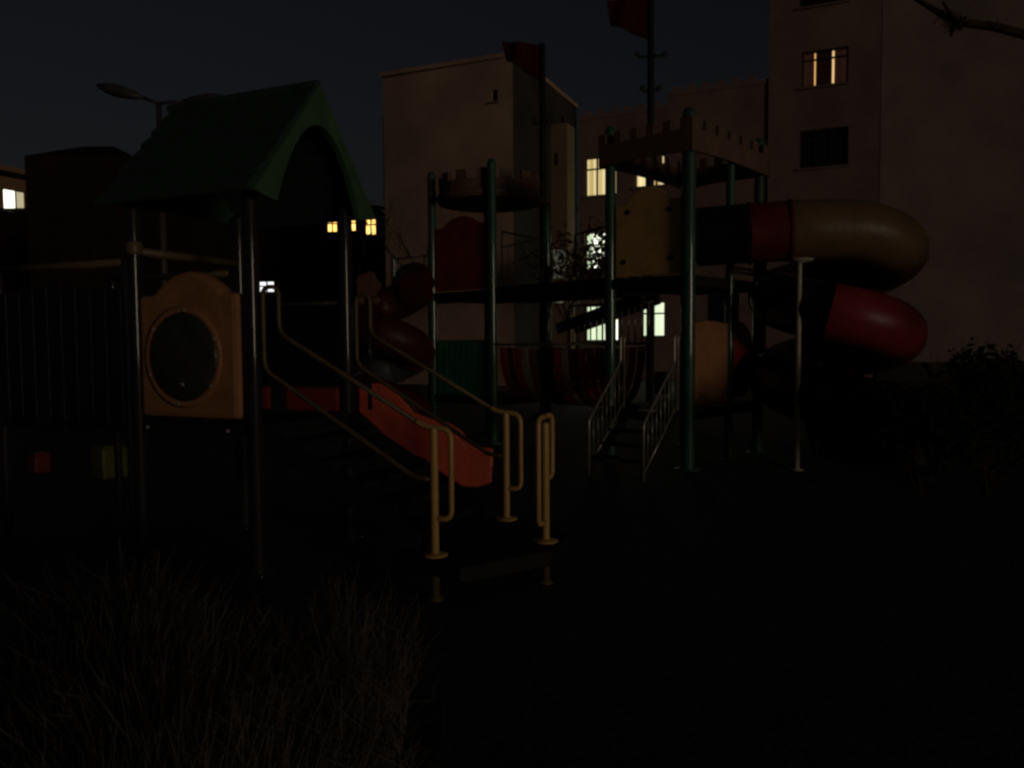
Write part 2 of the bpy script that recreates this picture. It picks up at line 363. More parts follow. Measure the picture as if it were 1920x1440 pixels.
# far left house with the bright window
H0 = at(-40, 380, 44); H0.z = 0
hl = thing('left_house', H0, 'small brown house at the left edge with one brightly lit two pane window', 'building')
hw = [rect(H0, U, 8, 356, 51, 406), rect(H0, U, 10, 459, 41, 491)]
hw = [(r[0], r[1], r[2], r[3]) for r in hw]
zt = hit(H0, U, 20, 312)[1]; tt = hit(H0, U, 70, 380)[0]
f_ = MB(); facade(f_, H0, U, -4, tt, 0, zt, hw); closebox(f_, H0, U, -4, tt, 0, zt, 8); f_.build('wall', 'rust', hl)
window(hl, H0, U, hw[0], [(0, .58, white), (.58, 1, halfc)], mull=(.58,), transom=())
window(hl, H0, U, hw[1], [(0, 1, dimglow)], mull=(.55,), transom=())  # pale reflection in this glass put in as a weak glow
ev = MB()
for yy, dz in ((329, .14), (424, .12)):
    zz = hit(H0, U, 25, yy)[1]; ev.box(H0 + U * (tt / 2 - 2) + N * .12 + Z * zz, tt / 2 + 2, .12, dz, U)
ev.build('cornice', 'umber', hl)

# dark hip-roofed house before it
K0 = at(50, 400, 29); K0.z = 0; ke = hit(K0, X1, 250, 400)[0]; kz = hit(K0, X1, 60, 292)[1]
kb = thing('shaded_house', K0, 'unlit dark brown house with a low hipped roof left of the green roof', 'building')
f_ = MB(); facade(f_, K0, X1, 0, ke, 0, kz, []); closebox(f_, K0, X1, 0, ke, 0, kz, 5); f_.build('wall', 'umber', kb)
r_ = MB(); zz = hit(K0 + V((0, 2.5, 0)), X1, 100, 275)[1]
p_ = [XY(K0, kz + .004), XY(K0 + X1 * ke, kz + .004), XY(K0 + X1 * ke + V((0, 5, 0)), kz + .004), XY(K0 + V((0, 5, 0)), kz + .004), XY(K0 + V((.8, 2.5, 0)), zz), XY(K0 + V((2.0, 2.5, 0)), zz)]
r_.add(p_, [(0, 1, 5, 4), (1, 2, 5), (2, 3, 4, 5), (3, 0, 4)]); r_.build('roof', 'umber', kb)

# ================================================================== PLAYHOUSE
A = V((-1.87, 5.72, 0)); WID = 1.14; DEP = 1.155
B = A + U * WID; C = A - N * DEP; Dd = C + U * WID; ZD = 1.1
ph = thing('playhouse', (A + Dd) / 2, 'playhouse on dark posts with a steep green gabled roof and arched gable', 'playhouse')
EZ, AZ = 2.77, 3.66
def post(p, r, z1, m_, parent, cap=True, name='post'):
    q = MB(); q.lathe(XY(p, 0), [(r * 2.0, 0), (r * 2.0, .012), (r, .02), (r, .03), (r, .05), (r, z1 - .05), (r, z1 - .03), (r * 1.02, z1), (r * .7, z1 + r * .7), (0, z1 + r)] if cap else [(r * 2, 0), (r * 2, .012), (r, .02), (r, .03), (r, .05), (r, z1 - .05), (r, z1 - .02), (r, z1)], 24)
    return q.build(name, m_, parent, True)
for p in (A, B, C, Dd): post(p, .055, 2.84, 'navysteel', ph, False)
dk = MB(); dk.prism([XY(A - U * .02 + N * .05, ZD - .09), XY(B + U * .02 + N * .05, ZD - .09), XY(Dd + U * .02 - N * .05, ZD - .09), XY(C - U * .02 - N * .05, ZD - .09)], (0, 0, .09)); dk.build('deck', 'deck', ph)
tr = MB(); tr.box(B + U * .035 - N * .45 + Z * (ZD - .045), .42, .008, .022, N); tr.build('deck_edge', 'white', ph)
# roof slopes
ov, fo, bo = .2, .16, DEP + .18
rid = A + U * WID / 2
def slope(sgn):
    eo = (A - U * ov) if sgn < 0 else (B + U * (ov - .03)); q = MB()
    e0, e1 = XY(eo + N * fo, EZ), XY(eo - N * (bo - .02), EZ); r0_, r1_ = XY(rid + N * fo, AZ), XY(rid - N * (bo - .02), AZ)
    k = 7; th = V((0, 0, .05))
    for i in range(k):                              # overlapping courses of moulded tiles
        a_, b_ = i / k, (i + 1) / k
        p0, p1 = e0.lerp(r0_, a_), e1.lerp(r1_, a_); p2, p3 = e1.lerp(r1_, b_), e0.lerp(r0_, b_)
        lift = (U * sgn * .6 + Z * .8) * .02
        q.add([p0 + lift, p1 + lift, p2, p3, p0 - th * .3, p1 - th * .3, p2 - th, p3 - th], [(0, 1, 2, 3), (4, 7, 6, 5), (0, 4, 5, 1), (0, 3, 7, 4), (1, 5, 6, 2)])
    return q.build('roof_slope', 'roofgreen', ph)
slope(-1); slope(1)
rc = MB(); rc.tube([XY(rid + N * (fo + .03), AZ + .01), XY(rid - N * bo, AZ + .01)], .045, 8); rc.build('ridge_cap', 'roofgreen', ph)
def gable(off):
    base = A + N * off; s0, s1, sm = -ov + .005, WID + ov - .035, WID / 2; out = []
    out += [(s0, EZ - .02), (sm, AZ + .02), (s1, EZ - .02), (s1 - .20, EZ - .05)]
    a0, a1, top = .05, 1.06, 3.42; h = top - EZ
    for i in range(0, 25):
        f = i / 24; s = a1 + (a0 - a1) * f; x = abs(2 * f - 1)
        out.append((s, EZ - .06 + h * (1 - x ** 2.0) ** .9))
    out += [(s0 + .16, EZ - .05)]
    q = MB(); q.prism([XY(base + U * s, z) for s, z in out], N * .05); return q.build('gable', 'gablegreen', ph)
gable(fo)
q = MB(); bs = A - N * (bo - .03); q.prism([XY(bs - U * (ov - .03), EZ + .02), XY(bs + U * (WID / 2), AZ - .07), XY(bs + U * (WID + ov - .06), EZ + .02)], N * .04); q.build('back_gable', 'roofgreen', ph)
# back and side fittings
bb = MB(); bb.tube([XY(C - U * .03, 2.42), XY(Dd + U * .05, 2.42)], .035, 10); bb.lathe(XY(C, 2.38), [(.05, 0), (.062, .03), (.062, .1), (.04, .13)], 12); bb.build('top_rail', 'brownsteel', ph, True)
rr_ = MB(); rr_.tube([XY(B - N * .06, 2.04), XY(Dd + N * .06, 2.04)], .018, 8); rr_.build('guard_rail', 'lamp', ph, True)
bp_ = MB(); bp_.box((B + Dd) / 2 + U * .0 + Z * 1.66, DEP / 2 - .08, .02, .33, N); bp_.build('back_panel', 'navy', ph, bevel=.015)
for k, (a_, b_) in enumerate(((.06, .60), (.80, 1.06))):
    q = MB(); q.box(B - N * (a_ + b_) / 2 - U * .05 + Z * 1.21, (b_ - a_) / 2, .02, .10, N); q.build('kick_panel', 'redp', ph, bevel=.012)
# orange side panel with round smoked disc
t0, t1 = .11, 1.085; pts = []
for i in range(25):
    f = i / 24; pts.append((t0 + (t1 - t0) * f, 2.07 + (.17 * math.sin(math.pi * min(1, max(0, (f - .12) / .72))) ** .8 if .12 < f < .84 else 0)))
pts += [(t1, 1.14), (t0, 1.14)]
q = MB(); q.prism([XY(A - N * t - U * .045, z) for t, z in pts], U * .13); op = q.build('side_panel', 'orange', ph, bevel=.05)
cc = A - N * .617 - U * .047 + Z * 1.60
q = MB(); q.lathe(cc, [(.375, 0), (.385, .018), (.36, .03), (.335, .02)], 40, -U); q.build('disc_rim', 'orange', op, True)
q = MB(); q.lathe(cc - U * .012, [(.34, 0), (.33, .015), (.27, .045), (.15, .068), (.02, .075)], 40, -U); q.build('disc', 'disc', op, True)
for k in range(6):
    q = MB(); an_ = k * math.pi / 3 + .4; q.lathe(cc - U * .03 + N * .35 * math.cos(an_) + Z * .35 * math.sin(an_), [(.011, 0), (.011, .008), (.004, .012)], 8, -U); q.build('bolt', 'bolt', op)
for t in (.2, 1.0): q = MB(); q.lathe(A - N * t - U * .06 + Z * 1.06, [(.014, 0), (.014, .012), (.005, .016)], 8, -U); q.build('bolt', 'bolt', op)
q = MB(); pp_ = []
for k in range(11):
    an_ = k * 2 * math.pi / 11; rr2 = .07 * (1 + .35 * math.sin(k * 2.3)); pp_.append(A - N * (.60 - rr2 * math.cos(an_)) - U * .118 + Z * (1.475 + rr2 * 1.1 * math.sin(an_)))
q.prism(pp_, U * .008); q.build('worn_patch', 'patch', op)

# left bay: dark play bay beside the playhouse
E = C - N * 1.62
lf = thing('climbing_bay', (C + E) / 2, 'dark navy climbing bay with a low crossbeam left of the orange panel', 'climbing frame')
for p in (C - N * .075 - U * .01, E, E + U * WID, C - N * .075 + U * WID): post(p, .036, 2.36, 'navysteel', lf, True)
q = MB(); q.tube([XY(C - N * .1, 2.34), XY(E - N * .1, 2.34)], .03, 8); q.build('crossbeam', 'brownsteel', lf, True)
q = MB(); q.tube([XY(C - N * .1 + U * WID, 2.34), XY(E - N * .1 + U * WID, 2.34)], .03, 8); q.build('crossbeam', 'brownsteel', lf, True)
q = MB()
for k in range(9):
    cen = C - N * (.22 + .17 * k) - U * .01
    q.box(cen + Z * 1.58, .0835, .02, .62 - .06 * abs(k - 4) / 4, N)
q.box(C - N * .9 + U * .020 + Z * 1.56, .76, .008, .56, N)
q.build('slat_panel', 'navy', lf, bevel=.012)
q = MB(); q.prism([XY(C - N * .1 - U * .03, ZD - .1), XY(C - N * .1 + U * WID, ZD - .1), XY(E + U * WID, ZD - .1), XY(E - U * .03, ZD - .1)], (0, 0, .09)); q.build('deck', 'deck', lf)

# ================================================================== STAIR WITH YELLOW HANDRAILS + LANDING
P1, P2, P3 = V((-.513, 5.13, 0)), V((-.05, 6.17, 0)), V((.23, 5.47, 0)); ZL = .296
ce = (P1 + P2 + P3) / 3
hexa = []
for p in (P1, P3, P2):
    v = p - ce; a0 = math.atan2(v.y, v.x); rad_ = v.length + .15
    for dlt in (-.42, .42): hexa.append(V((ce.x + rad_ * math.cos(a0 + dlt), ce.y + rad_ * math.sin(a0 + dlt), 0)))
hexa.sort(key=lambda p: math.atan2((p - ce).y, (p - ce).x))
ld = thing('landing', ce, 'low dark landing platform on short yellow legs at the foot of the stair', 'platform')
q = MB(); q.prism([XY(p, ZL - .11) for p in hexa], (0, 0, .104)); q.build('deck', 'deck', ld, bevel=.01)
for p in (P1, P2, P3):
    q = MB(); q.lathe(XY(p, 0), [(.05, 0), (.05, .012), (.027, .02), (.027, ZL - .112)], 12); q.build('leg', 'brownsteel', ld, True)

def flange_post(q, p, top):
    q.lathe(XY(p, ZL), [(.085, 0), (.085, .012), (.05, .016), (.027, .024), (.027, .03), (.027, .05), (.027, top - ZL - .02), (.027, top - ZL), (.024, top - ZL + .012), (.0, top - ZL + .02)], 14)
stair = thing('stair', (A + B) / 2 + N * .75, 'dark steps climbing from the landing up to the playhouse deck', 'stair')
steps = 5
for k in range(steps):
    f = (k + .5) / steps; zc = ZL + (ZD - ZL) * (k + 1) / (steps + 1)
    cpos = (P1 + P2) / 2 - N * (.12 + 1.24 * f)
    q = MB(); q.box(cpos + Z * zc, .125, .47, .02, N); q.build('tread', 'deck', stair, bevel=.006)
for s in (.05, WID - .05):
    b0 = P1 + U * s; q = MB()
    q.prism([XY(b0 - N * .13 - U * .02, ZL - .02), XY(b0 - N * .13 - U * .02, ZL + .12), XY(b0 - N * 1.42 - U * .02, ZD - .0), XY(b0 - N * 1.42 - U * .02, ZD - .16)], U * .04); q.build('stringer', 'deck', stair)

def handrail(p, label, shift=0.):
    h = thing('handrail', p, label, 'handrail', 'bent tube handrails of the stair')
    q = MB(); flange_post(q, p, 1.13); q.build('post', 'yellow', h, True)
    pt = lambda t, z: XY(p - N * t, z)
    path = smoothpath([pt(.02, .545), pt(-.125, .545), pt(-.125, 1.135), pt(.07, 1.145), pt(1.245, 1.77), pt(1.245, 2.1), pt(1.385, 2.1), pt(1.385, 1.51), pt(.15, .805), pt(.02, .80)], .075, 6)
    q = MB(); q.tube(path[:22], .0185, 10); q.build('end_loop', 'yellow', h, True)
    q = MB(); q.tube(path[21:], .017, 10); q.build('rail', 'brownsteel', h, True)
    return h
handrail(P1, 'bent yellow handrail on the near side of the stair, in front of the red slide')
handrail(P2, 'bent yellow handrail on the far side of the stair, beyond the red slide end')
h3 = thing('grab_rail', P3, 'bright yellow double loop grab rail standing alone on the landing', 'handrail')
q = MB(); flange_post(q, P3, 1.12); q.build('post', 'yellow', h3, True)
pt = lambda t, z: XY(P3 + U * t, z)
q = MB(); q.tube(smoothpath([pt(-.02, .44), pt(-.135, .44), pt(-.135, 1.175), pt(.01, 1.175)], .06, 6), .019, 10); q.build('loop', 'yellow', h3, True)
q = MB(); q.tube(smoothpath([pt(.0, 1.178), pt(.13, 1.178), pt(.13, .74), pt(.02, .74)], .06, 6), .019, 10); q.build('loop', 'yellow', h3, True)

# ================================================================== RED WAVE SLIDE
YS = 7.3
top = [(672, 724), (690, 724), (714, 727), (736, 751), (764, 783), (797, 795), (832, 803), (856, 816), (876, 840), (898, 852), (922, 855)]
bot = [(672, 772), (690, 786), (716, 812), (742, 838), (768, 852), (796, 860), (818, 880), (838, 896), (866, 912), (895, 914), (922, 905)]
def mid(k): return ((top[k][0] + bot[k][0]) / 2, top[k][1] * .30 + bot[k][1] * .70)
sl = thing('wave_slide', (-.9, YS + .25), 'open red plastic wave slide running down behind the stair handrails', 'slide')
def wall(y, name):
    q = MB(); q.prism([at(a_, b_, YS) + V((0, y, 0)) for a_, b_ in top] + [at(a_, b_, YS) + V((0, y, 0)) for a_, b_ in bot[::-1]], (0, .045, 0)); return q.build(name, 'redslide', sl, bevel=.014)
wall(0, 'side_wall'); wall(.5, 'side_wall')
q = MB(); n_ = len(top); vs = []
for k in range(n_):
    p = at(*mid(k), YS); vs += [p + V((0, .045, 0)), p + V((0, .5, 0)), p + V((0, .5, -.03)), p + V((0, .045, -.03))]
fs = [(k * 4 + i, k * 4 + (i + 1) % 4, k * 4 + 4 + (i + 1) % 4, k * 4 + 4 + i) for k in range(n_ - 1) for i in range(4)]
q.add(vs, fs); q.build('chute', 'redslide', sl)
q = MB(); q.tube([V((-.48, YS + .27, 0)), V((-.48, YS + .27, .42))], .03, 10); q.build('leg', 'navysteel', sl, True)
ext = B + U * .35
q = MB(); q.prism([XY(B + U * .03 - N * .24, ZD - .1), XY(B + U * 1.05 - N * .36, ZD - .1), XY(B + U * 1.05 - N * .75, ZD - .1), XY(B + U * .03 - N * .6, ZD - .1)], (0, 0, .09)); q.build('top_platform', 'deck', sl)

# ================================================================== ROUND TOWER (left of the two)
T1 = V((-.31, 13.0, 0)); T2 = T1 - D * 1.45; ZU, ZLo = 2.55, .78
T1b, T2b = T1 + P * 1.4, T2 + P * 1.4; TC = (T1 + T2b) / 2
rtow = thing('round_tower', TC, 'climbing tower with green posts, dark red upper panel and a round castle crown', 'climbing tower')
for p in (T1, T2): post(p, .075, 4.6, 'teal', rtow)
for p in (T1b, T2b): post(p, .075, 4.12, 'teal', rtow, False)
def platform(pts, z, parent, th=.14, name='deck'):
    q = MB(); q.prism([XY(p, z - th) for p in pts], (0, 0, th)); return q.build(name, 'deck', parent, bevel=.01)
grow = lambda *pp: [p + (p - sum(pp, V((0, 0, 0))) / len(pp)).normalized() * .06 for p in pp]
platform(grow(T1, T1b, T2b, T2), ZU, rtow); platform(grow(T1, T1b, T2b, T2), ZLo, rtow)
def archpanel(p, q_, z0, zs, zt, m_, parent, name, off=V((0, 0, 0)), th=.05, ins=.1, a=.15, b_=.85):
    dr = (q_ - p).normalized(); Ln = (q_ - p).length; nn = Z.cross(dr); out = []
    for i in range(21):
        f = i / 20; out.append((ins + (Ln - 2 * ins) * f, zs + ((zt - zs) * math.sin(math.pi * (f - a) / (b_ - a)) ** .75 if a < f < b_ else 0)))
    out += [(Ln - ins, z0), (ins, z0)]
    m_b = MB(); m_b.prism([XY(p + dr * t - nn * th / 2 + off, z) for t, z in out], nn * th); return m_b.build(name, m_, parent, bevel=.015)
archpanel(T2, T1, ZU + .03, 3.66, 3.82, 'darkred', rtow, 'upper_panel')
q = MB(); ln = (T1 - T2).length
for k in range(9): q.box(T2 + D * (.17 + (ln - .34) * k / 8) + Z * 1.24, .065, .02, .46, D)
q.box((T1 + T2) / 2 + P * .026 + Z * 1.66, ln / 2 - .1, .012, .07, D); q.box((T1 + T2) / 2 + P * .026 + Z * .86, ln / 2 - .1, .012, .07, D)
q.build('slatted_panel', 'greenp', rtow, bevel=.01)
cz = 4.10; cc_ = XY(TC, cz)
q = MB(); q.lathe(cc_, [(.86, 0), (.90, .0), (.93, .06), (.93, .10), (.88, .14), (.88, .30), (.83, .30), (.83, .06)], 40)
for k in range(14):
    an_ = 2 * math.pi * (k + .3) / 14; dv = V((math.cos(an_), math.sin(an_), 0)); q.box(cc_ + dv * .855 + Z * .38, .026, .10, .077, dv)
q.build('crown', 'crown', rtow)
q = MB(); q.lathe(cc_, [(.02, .06), (.85, .01), (.85, .03), (.02, .09)], 40); q.build('crown_ceiling', 'deck', rtow)
# rail along the far left of the upper deck
gl = MB(); e2 = T2b - D * .0
def balusters(p, q_, z0, z1, n, r=.012, rr=.02):
    m_b = MB(); m_b.tube([XY(p, z1), XY(q_, z1)], rr, 8); m_b.tube([XY(p, z0), XY(q_, z0)], rr, 8)
    for k in range(n): x = p.lerp(q_, (k + .5) / n); m_b.tube([XY(x, z0), XY(x, z1)], r, 6)
    return m_b
LBk = at(738, 500, 14.6); LBk.z = 0
balusters(LBk, T2 - D * .05, 2.62, 3.22, 9).build('balustrade', 'silver', rtow, True)
platform([LBk - P * .02, LBk + P * .7, T2 + P * .7 - D * .1, T2 - D * .1], ZU, rtow)
post(LBk, .05, 3.24, 'teal', rtow)

# ================================================================== CASTLE TOWER (right)
Q1 = V((2.30, 10.3, 0)); Q2 = Q1 - D * 1.23; R1 = Q1 + P * 1.14; R2 = Q1 + P * 2.05; KB = Q2 + P * 2.05
CT = (Q2 + R2) / 2
ct = thing('castle_tower', CT, 'square castle tower with tall green posts, yellow upper panel and battlement crown', 'climbing tower')
for p, r in ((Q1, .09), (Q2, .075), (R2, .075), (KB, .075)): post(p, r, 4.6 if p in (Q1, Q2, R2) else 4.3, 'teal', ct)
post(R1, .06, 4.35, 'teal', ct)
platform(grow(Q1, R2, KB, Q2), ZU, ct); platform(grow(Q1, R2, KB, Q2), ZLo, ct)
platform([Q2 - P * .42 + D * .05, Q1 - P * .42 - D * .05, Q1 - P * .06 - D * .05, Q2 - P * .06 + D * .05], ZLo - .004, ct, .12, 'step_deck')
up_ = archpanel(Q2, Q1, ZU + .02, 3.55, 3.76, 'yellowp', ct, 'upper_panel')
for f, z in ((.2, 2.78), (.8, 2.78), (.25, 3.45), (.78, 3.42)):
    q = MB(); q.lathe(Q2.lerp(Q1, f) - P * .027 + Z * z, [(.035, 0), (.035, .006), (.02, .01)], 12, -P); q.build('bolt', 'frame', up_)
def crownpanel(p, q_, parent, n=5):
    dr = (q_ - p).normalized(); Ln = (q_ - p).length; nn = Z.cross(dr); z0, zb, zt_ = 4.10, 4.40, 4.54
    out = [(0, z0)]
    for i in range(1, 12): f = i / 12; out.append((Ln * f, z0 + .03 * math.sin(math.pi * f)))
    out += [(Ln, z0), (Ln, zb)]; wdt = Ln / (2 * n + 1)
    for k in range(2 * n, -1, -1):
        a_, c_ = wdt * k, wdt * (k + 1); zz = zt_ if k % 2 == 0 else zb
        if k % 2 == 0: out += [(c_, zt_), (a_, zt_)] if k not in (0, 2 * n) else ([(c_, zt_), (a_, zt_)])
        if k % 2 == 0 and k > 0: out += [(a_, zb)]
        if k % 2 == 1: out += [(a_, zb)]
    o2 = [out[0]]
    for x in out[1:]:
        if abs(x[0] - o2[-1][0]) + abs(x[1] - o2[-1][1]) > 1e-5: o2.append(x)
    if abs(o2[-1][0]) < 1e-5 and abs(o2[-1][1] - z0) < 1e-5: o2.pop()
    m_b = MB(); m_b.prism([XY(p + dr * t, z) for t, z in o2], nn * .05); return m_b.build('battlement_panel', 'crown', parent, bevel=.008)
cr = [Q1 + D * .12 - P * .12, R2 + D * .12 + P * .12, KB - D * .12 + P * .12, Q2 - D * .12 - P * .12]
crownpanel(cr[3], cr[0] - D * .06, ct); crownpanel(cr[0], cr[1] - P * .06, ct, 6); crownpanel(cr[1], cr[2] + D * .06, ct); crownpanel(cr[2], cr[3] + P * .06, ct, 6)
archpanel(Q1, R1, ZLo + .05, 1.93, 1.96, 'orange', ct, 'lower_panel', ins=.07)
dr = (R2 - R1).normalized(); out = [(.07, ZLo + .1), (.07, 1.96)]
for i in range(13): an_ = math.pi / 2 * (1 - i / 12); out.append((.2 + .48 * math.cos(an_), 1.48 + .48 * math.sin(an_)))
out += [(.60, ZLo + .35), (.45, ZLo + .1)]
q = MB(); q.prism([XY(R1 + dr * t, z) for t, z in out], D * .05); q.build('lower_panel', 'redp', ct, bevel=.015)
q = MB(); q.box(Q2.lerp(Q1, .42) + P * .5 + Z * 1.1, .10, .02, .16, D); q.build('kick_panel', 'redp', ct, bevel=.01)
q = MB(); q.box(Q2.lerp(Q1, .72) - P * .43 + Z * (ZLo + .012), .11, .05, .006, D); q.build('step_edge', 'white', ct)
balusters(R1 + D * .0 + P * .06, R2 - P * .08, 2.66, 2.72, 2).build('guard_rail', 'lamp', ct, True)

# steps with silver balustrades up to the castle tower
SL = V((.97, 9.94, 0)); SR = SL + D * .81
ss = thing('tower_steps', (SL + SR) / 2, 'short flight of dark steps leading up to the castle tower', 'stair')
for k in range(4):
    f = (k + .5) / 4; q = MB(); q.box((SL + SR) / 2 + P * (.05 + .72 * f) + Z * (.15 + .62 * f), .09, .38, .018, P); q.build('tread', 'deck', ss, bevel=.005)
for p in (SL + D * .03, SR - D * .03):
    q = MB(); q.prism([XY(p - D * .015, .0), XY(p - D * .015, .14), XY(p + P * .8 - D * .015, ZLo - .01), XY(p + P * .8 - D * .015, ZLo - .16)], D * .03); q.build('stringer', 'deck', ss)
def silver_rail(p, label):
    h = thing('step_railing', p, label, 'railing', 'silver railings of the tower steps')
    pt = lambda t, z: XY(p + P * t, z)
    q = MB(); q.tube(smoothpath([pt(0, 0), pt(0, .70), pt(.70, 1.42), pt(.70, 1.76), pt(.78, 1.76), pt(.78, .80)], .05, 5), .017, 10); q.build('top_rail', 'silver', h, True)
    q = MB(); q.tube([pt(.005, .10), pt(.78, .89)], .013, 8); q.build('bottom_rail', 'silver', h, True)
    for k in range(7):
        t = .095 * (k + 1); q = MB(); q.tube([pt(t, .10 + t * 1.02), pt(t, .69 + min(t, .7) * 1.03)], .008, 6); q.build('baluster', 'silver', h, True)
    return h
silver_rail(SL, 'slanting silver railing on the left of the tower steps, nearer the striped bridge')
silver_rail(SR, 'slanting silver railing on the right of the tower steps, nearest the thick green post')

# striped half pipe bridge between the towers
bx = (Q2 - T1).normalized(); bq = Z.cross(bx); Lb = (Q2 - T1).length
if bq.y < 0: bq = -bq
hb = thing('plank_bridge', (T1 + Q2) / 2, 'sagging half pipe bridge of coloured curved planks between the two towers', 'bridge')
cols = ['stripered', 'darkred', 'stripered', 'creamp', 'orange', 'blue', 'navy', 'stripered', 'creamp', 'darkred', 'stripered', 'stripered', 'darkred']
np_ = len(cols)
for k in range(np_):
    t = .14 + (Lb - .28) * (k + .5) / np_; hw_ = (Lb - .28) / np_ * .36; vs = []; ns = 12; dip = -.05 * math.sin(math.pi * t / Lb)
    for i in range(ns + 1):
        an_ = math.pi * i / ns; qx, qz = .5 - .5 * math.cos(an_), 1.62 - .88 * math.sin(an_) + dip
        ox, oz = -math.cos(an_), -math.sin(an_)
        for dt in (-hw_, hw_):
            for tk in (0, .03): vs.append(T1 + bx * (t + dt) + bq * (qx - ox * tk) + Z * (qz - oz * tk))
    q = MB(); fs = []
    for i in range(ns):
        o = i * 4; fs += [(o, o + 2, o + 6, o + 4), (o + 1, o + 5, o + 7, o + 3), (o, o + 4, o + 5, o + 1), (o + 2, o + 3, o + 7, o + 6)]
    fs += [(0, 1, 3, 2), (ns * 4, ns * 4 + 2, ns * 4 + 3, ns * 4 + 1)]
    q.add(vs, fs); q.build('plank', cols[k], hb)
for off in (-.02, 1.02):
    q = MB(); q.tube([T1 + bx * .06 + bq * off + Z * 1.65, T1 + bx * (Lb - .06) + bq * off + Z * 1.65], .018, 8); q.build('side_cable', 'silver', hb, True)
bal = balusters(T1 + bx * .75 + bq * 1.05, T1 + bx * (Lb - .08) + bq * 1.05, 1.66, 2.28, 13, .013, .016); bal.build('balustrade', 'silver', hb, True)

# upper walkway and its rails
uw = thing('upper_walkway', (T1 + Q2) / 2 + bq * .5, 'dark upper walkway with bent tube rails joining the tower tops', 'bridge')
q = MB(); q.prism([XY(T1 + bx * .05, ZU - .2), XY(Q2 - bx * .05, ZU - .2), XY(Q2 - bx * .05 + bq * .9, ZU - .2), XY(T1 + bx * .05 + bq * .9, ZU - .2)], (0, 0, .24)); q.build('deck', 'deck', uw, bevel=.01)
def plane_pt(px, py): t, z = hit(T1 + bq * .04, bx, px, py); return T1 + bq * .04 + bx * t + Z * z
q = MB(); q.tube(smoothpath([plane_pt(941, 528), plane_pt(941, 434), plane_pt(1008, 448)], .05), .016, 8)
q.tube([plane_pt(941, 464), plane_pt(1000, 450)], .012, 8)
for k in range(4): q.tube([plane_pt(952 + 14 * k, 462 - 3 * k), plane_pt(952 + 14 * k, 528 - 2 * k)], .008, 6)
q.build('side_rail', 'lamp', uw, True)
q = MB(); q.tube([plane_pt(1020 - 10 * math.sin(math.pi * i / 10) - 0, 448 + 8.0 * i) for i in range(11)], .012, 8); q.build('bent_rail', 'lamp', uw, True); q = MB()
q.tube(smoothpath([plane_pt(1078, 520), plane_pt(1078, 440), plane_pt(1135, 425)], .04), .014, 8); q.build('side_rail', 'lamp', uw, True)
# inclined ladder under it
il = thing('sloping_ladder', Q2 + P * .8, 'dark inclined ladder slanting down from the castle tower under the walkway', 'ladder')
l0, l1 = XY(Q2 + bq * .75 - bx * .05, ZU - .22), XY(T1 + bx * .75 + bq * .75, 1.9)
dl = (l1 - l0).normalized()
for o in (0, .42):
    q = MB(); q.box((l0 + l1) / 2 + bq * o, (l1 - l0).length / 2, .025, .085, dl, bq); q.build('side_beam', 'deck', il)
for k in range(7):
    x = l0.lerp(l1, (k + .5) / 7); q = MB(); q.box(x + bq * .21, .07, .185, .02, V((dl.x, dl.y, 0)), bq); q.build('rung', 'deck', il)

# ================================================================== SPIRAL TUBE SLIDES
def spiral(name, label, lead, cx, cy, R, r, z0, pitch, a0, turns, tail, seg, drop=0., rings=True, parent=None):
    h = parent or thing(name, (cx, cy), label, 'slide')
    path = [V(p) for p in lead]; n = int(turns * 26)
    for i in range(n + 1):
        a_ = a0 + 2 * math.pi * turns * i / n; path.append(V((cx + R * math.cos(a_), cy + R * math.sin(a_), z0 - pitch * turns * i / n)))
    path += [V(p) for p in tail]
    Ltot = len(path); s = 0
    for k, (cnt, m_) in enumerate(seg):
        e = min(Ltot - 1, s + cnt); pts = path[s:e + 1]
        if len(pts) < 2: break
        q = MB(); q.tube(pts, r, 28, caps=False)
        q.tube([p + (path[min(e, Ltot - 1)] - path[s]) * 0 for p in pts], r - .025, 28, caps=False)
        q.build('tube_segment', m_, h, True)
        if rings and e < Ltot - 1:
            tdir = (path[e + 1] - path[e - 1]).normalized(); q = MB(); q.tube([path[e] - tdir * .018, path[e] + tdir * .018], r + .022, 28); 
            q.build('flange', m_, h)
        s = e
    return h
cx, cy, R, r = 4.49, 10.97, .76, .385
def dense(pts, n): 
    o = []
    for a_, b_ in zip(pts, pts[1:]):
        for i in range(n): o.append(V(a_).lerp(V(b_), i / n))
    return o
lead = dense([(2.50, 10.62, 3.07), (3.10, 10.36, 3.08), (3.75, 10.22, 3.10), (4.45, 10.21, 3.10)], 4)
sp = spiral('spiral_tube_slide', 'tall spiral tube slide of navy, red and yellow segments against the blank wall', lead, cx, cy, R, r, 3.08, 1.12, -math.pi / 2, 2.5,
            [], [(4, 'navy'), (3, 'winered'), (13, 'yellowtube'), (10, 'navy'), (6, 'navy'), (12, 'redp'), (9, 'navy'), (9, 'navy'), (11, 'navy'), (13, 'brownp')])
pb = at(1496, 700, 10.2); q = MB()
q.lathe(XY(pb, 0), [(.09, 0), (.09, .012), (.035, .02), (.035, .03), (.035, .05), (.035, 2.64), (.035, 2.68), (.16, 2.70), (.18, 2.73)], 16); q.build('support_pole', 'pole', sp, True)
pb2 = at(1532, 700, 11.2); q = MB(); q.tube([XY(pb2, 0), XY(pb2, 1.72)], .03, 10); q.build('support_pole', 'lamp', sp, True)
q = MB(); ex = V((cx, cy + R, .35)); 
q.tube([V((cx + .1 + .12 * i, cy + R - .02 * i * i - .25 * (i / 5), .33 - .01 * i)) for i in range(8)], [.36, .36, .35, .34, .33, .32, .31, .30], 20); q.build('exit_chute', 'brownp', sp, True)

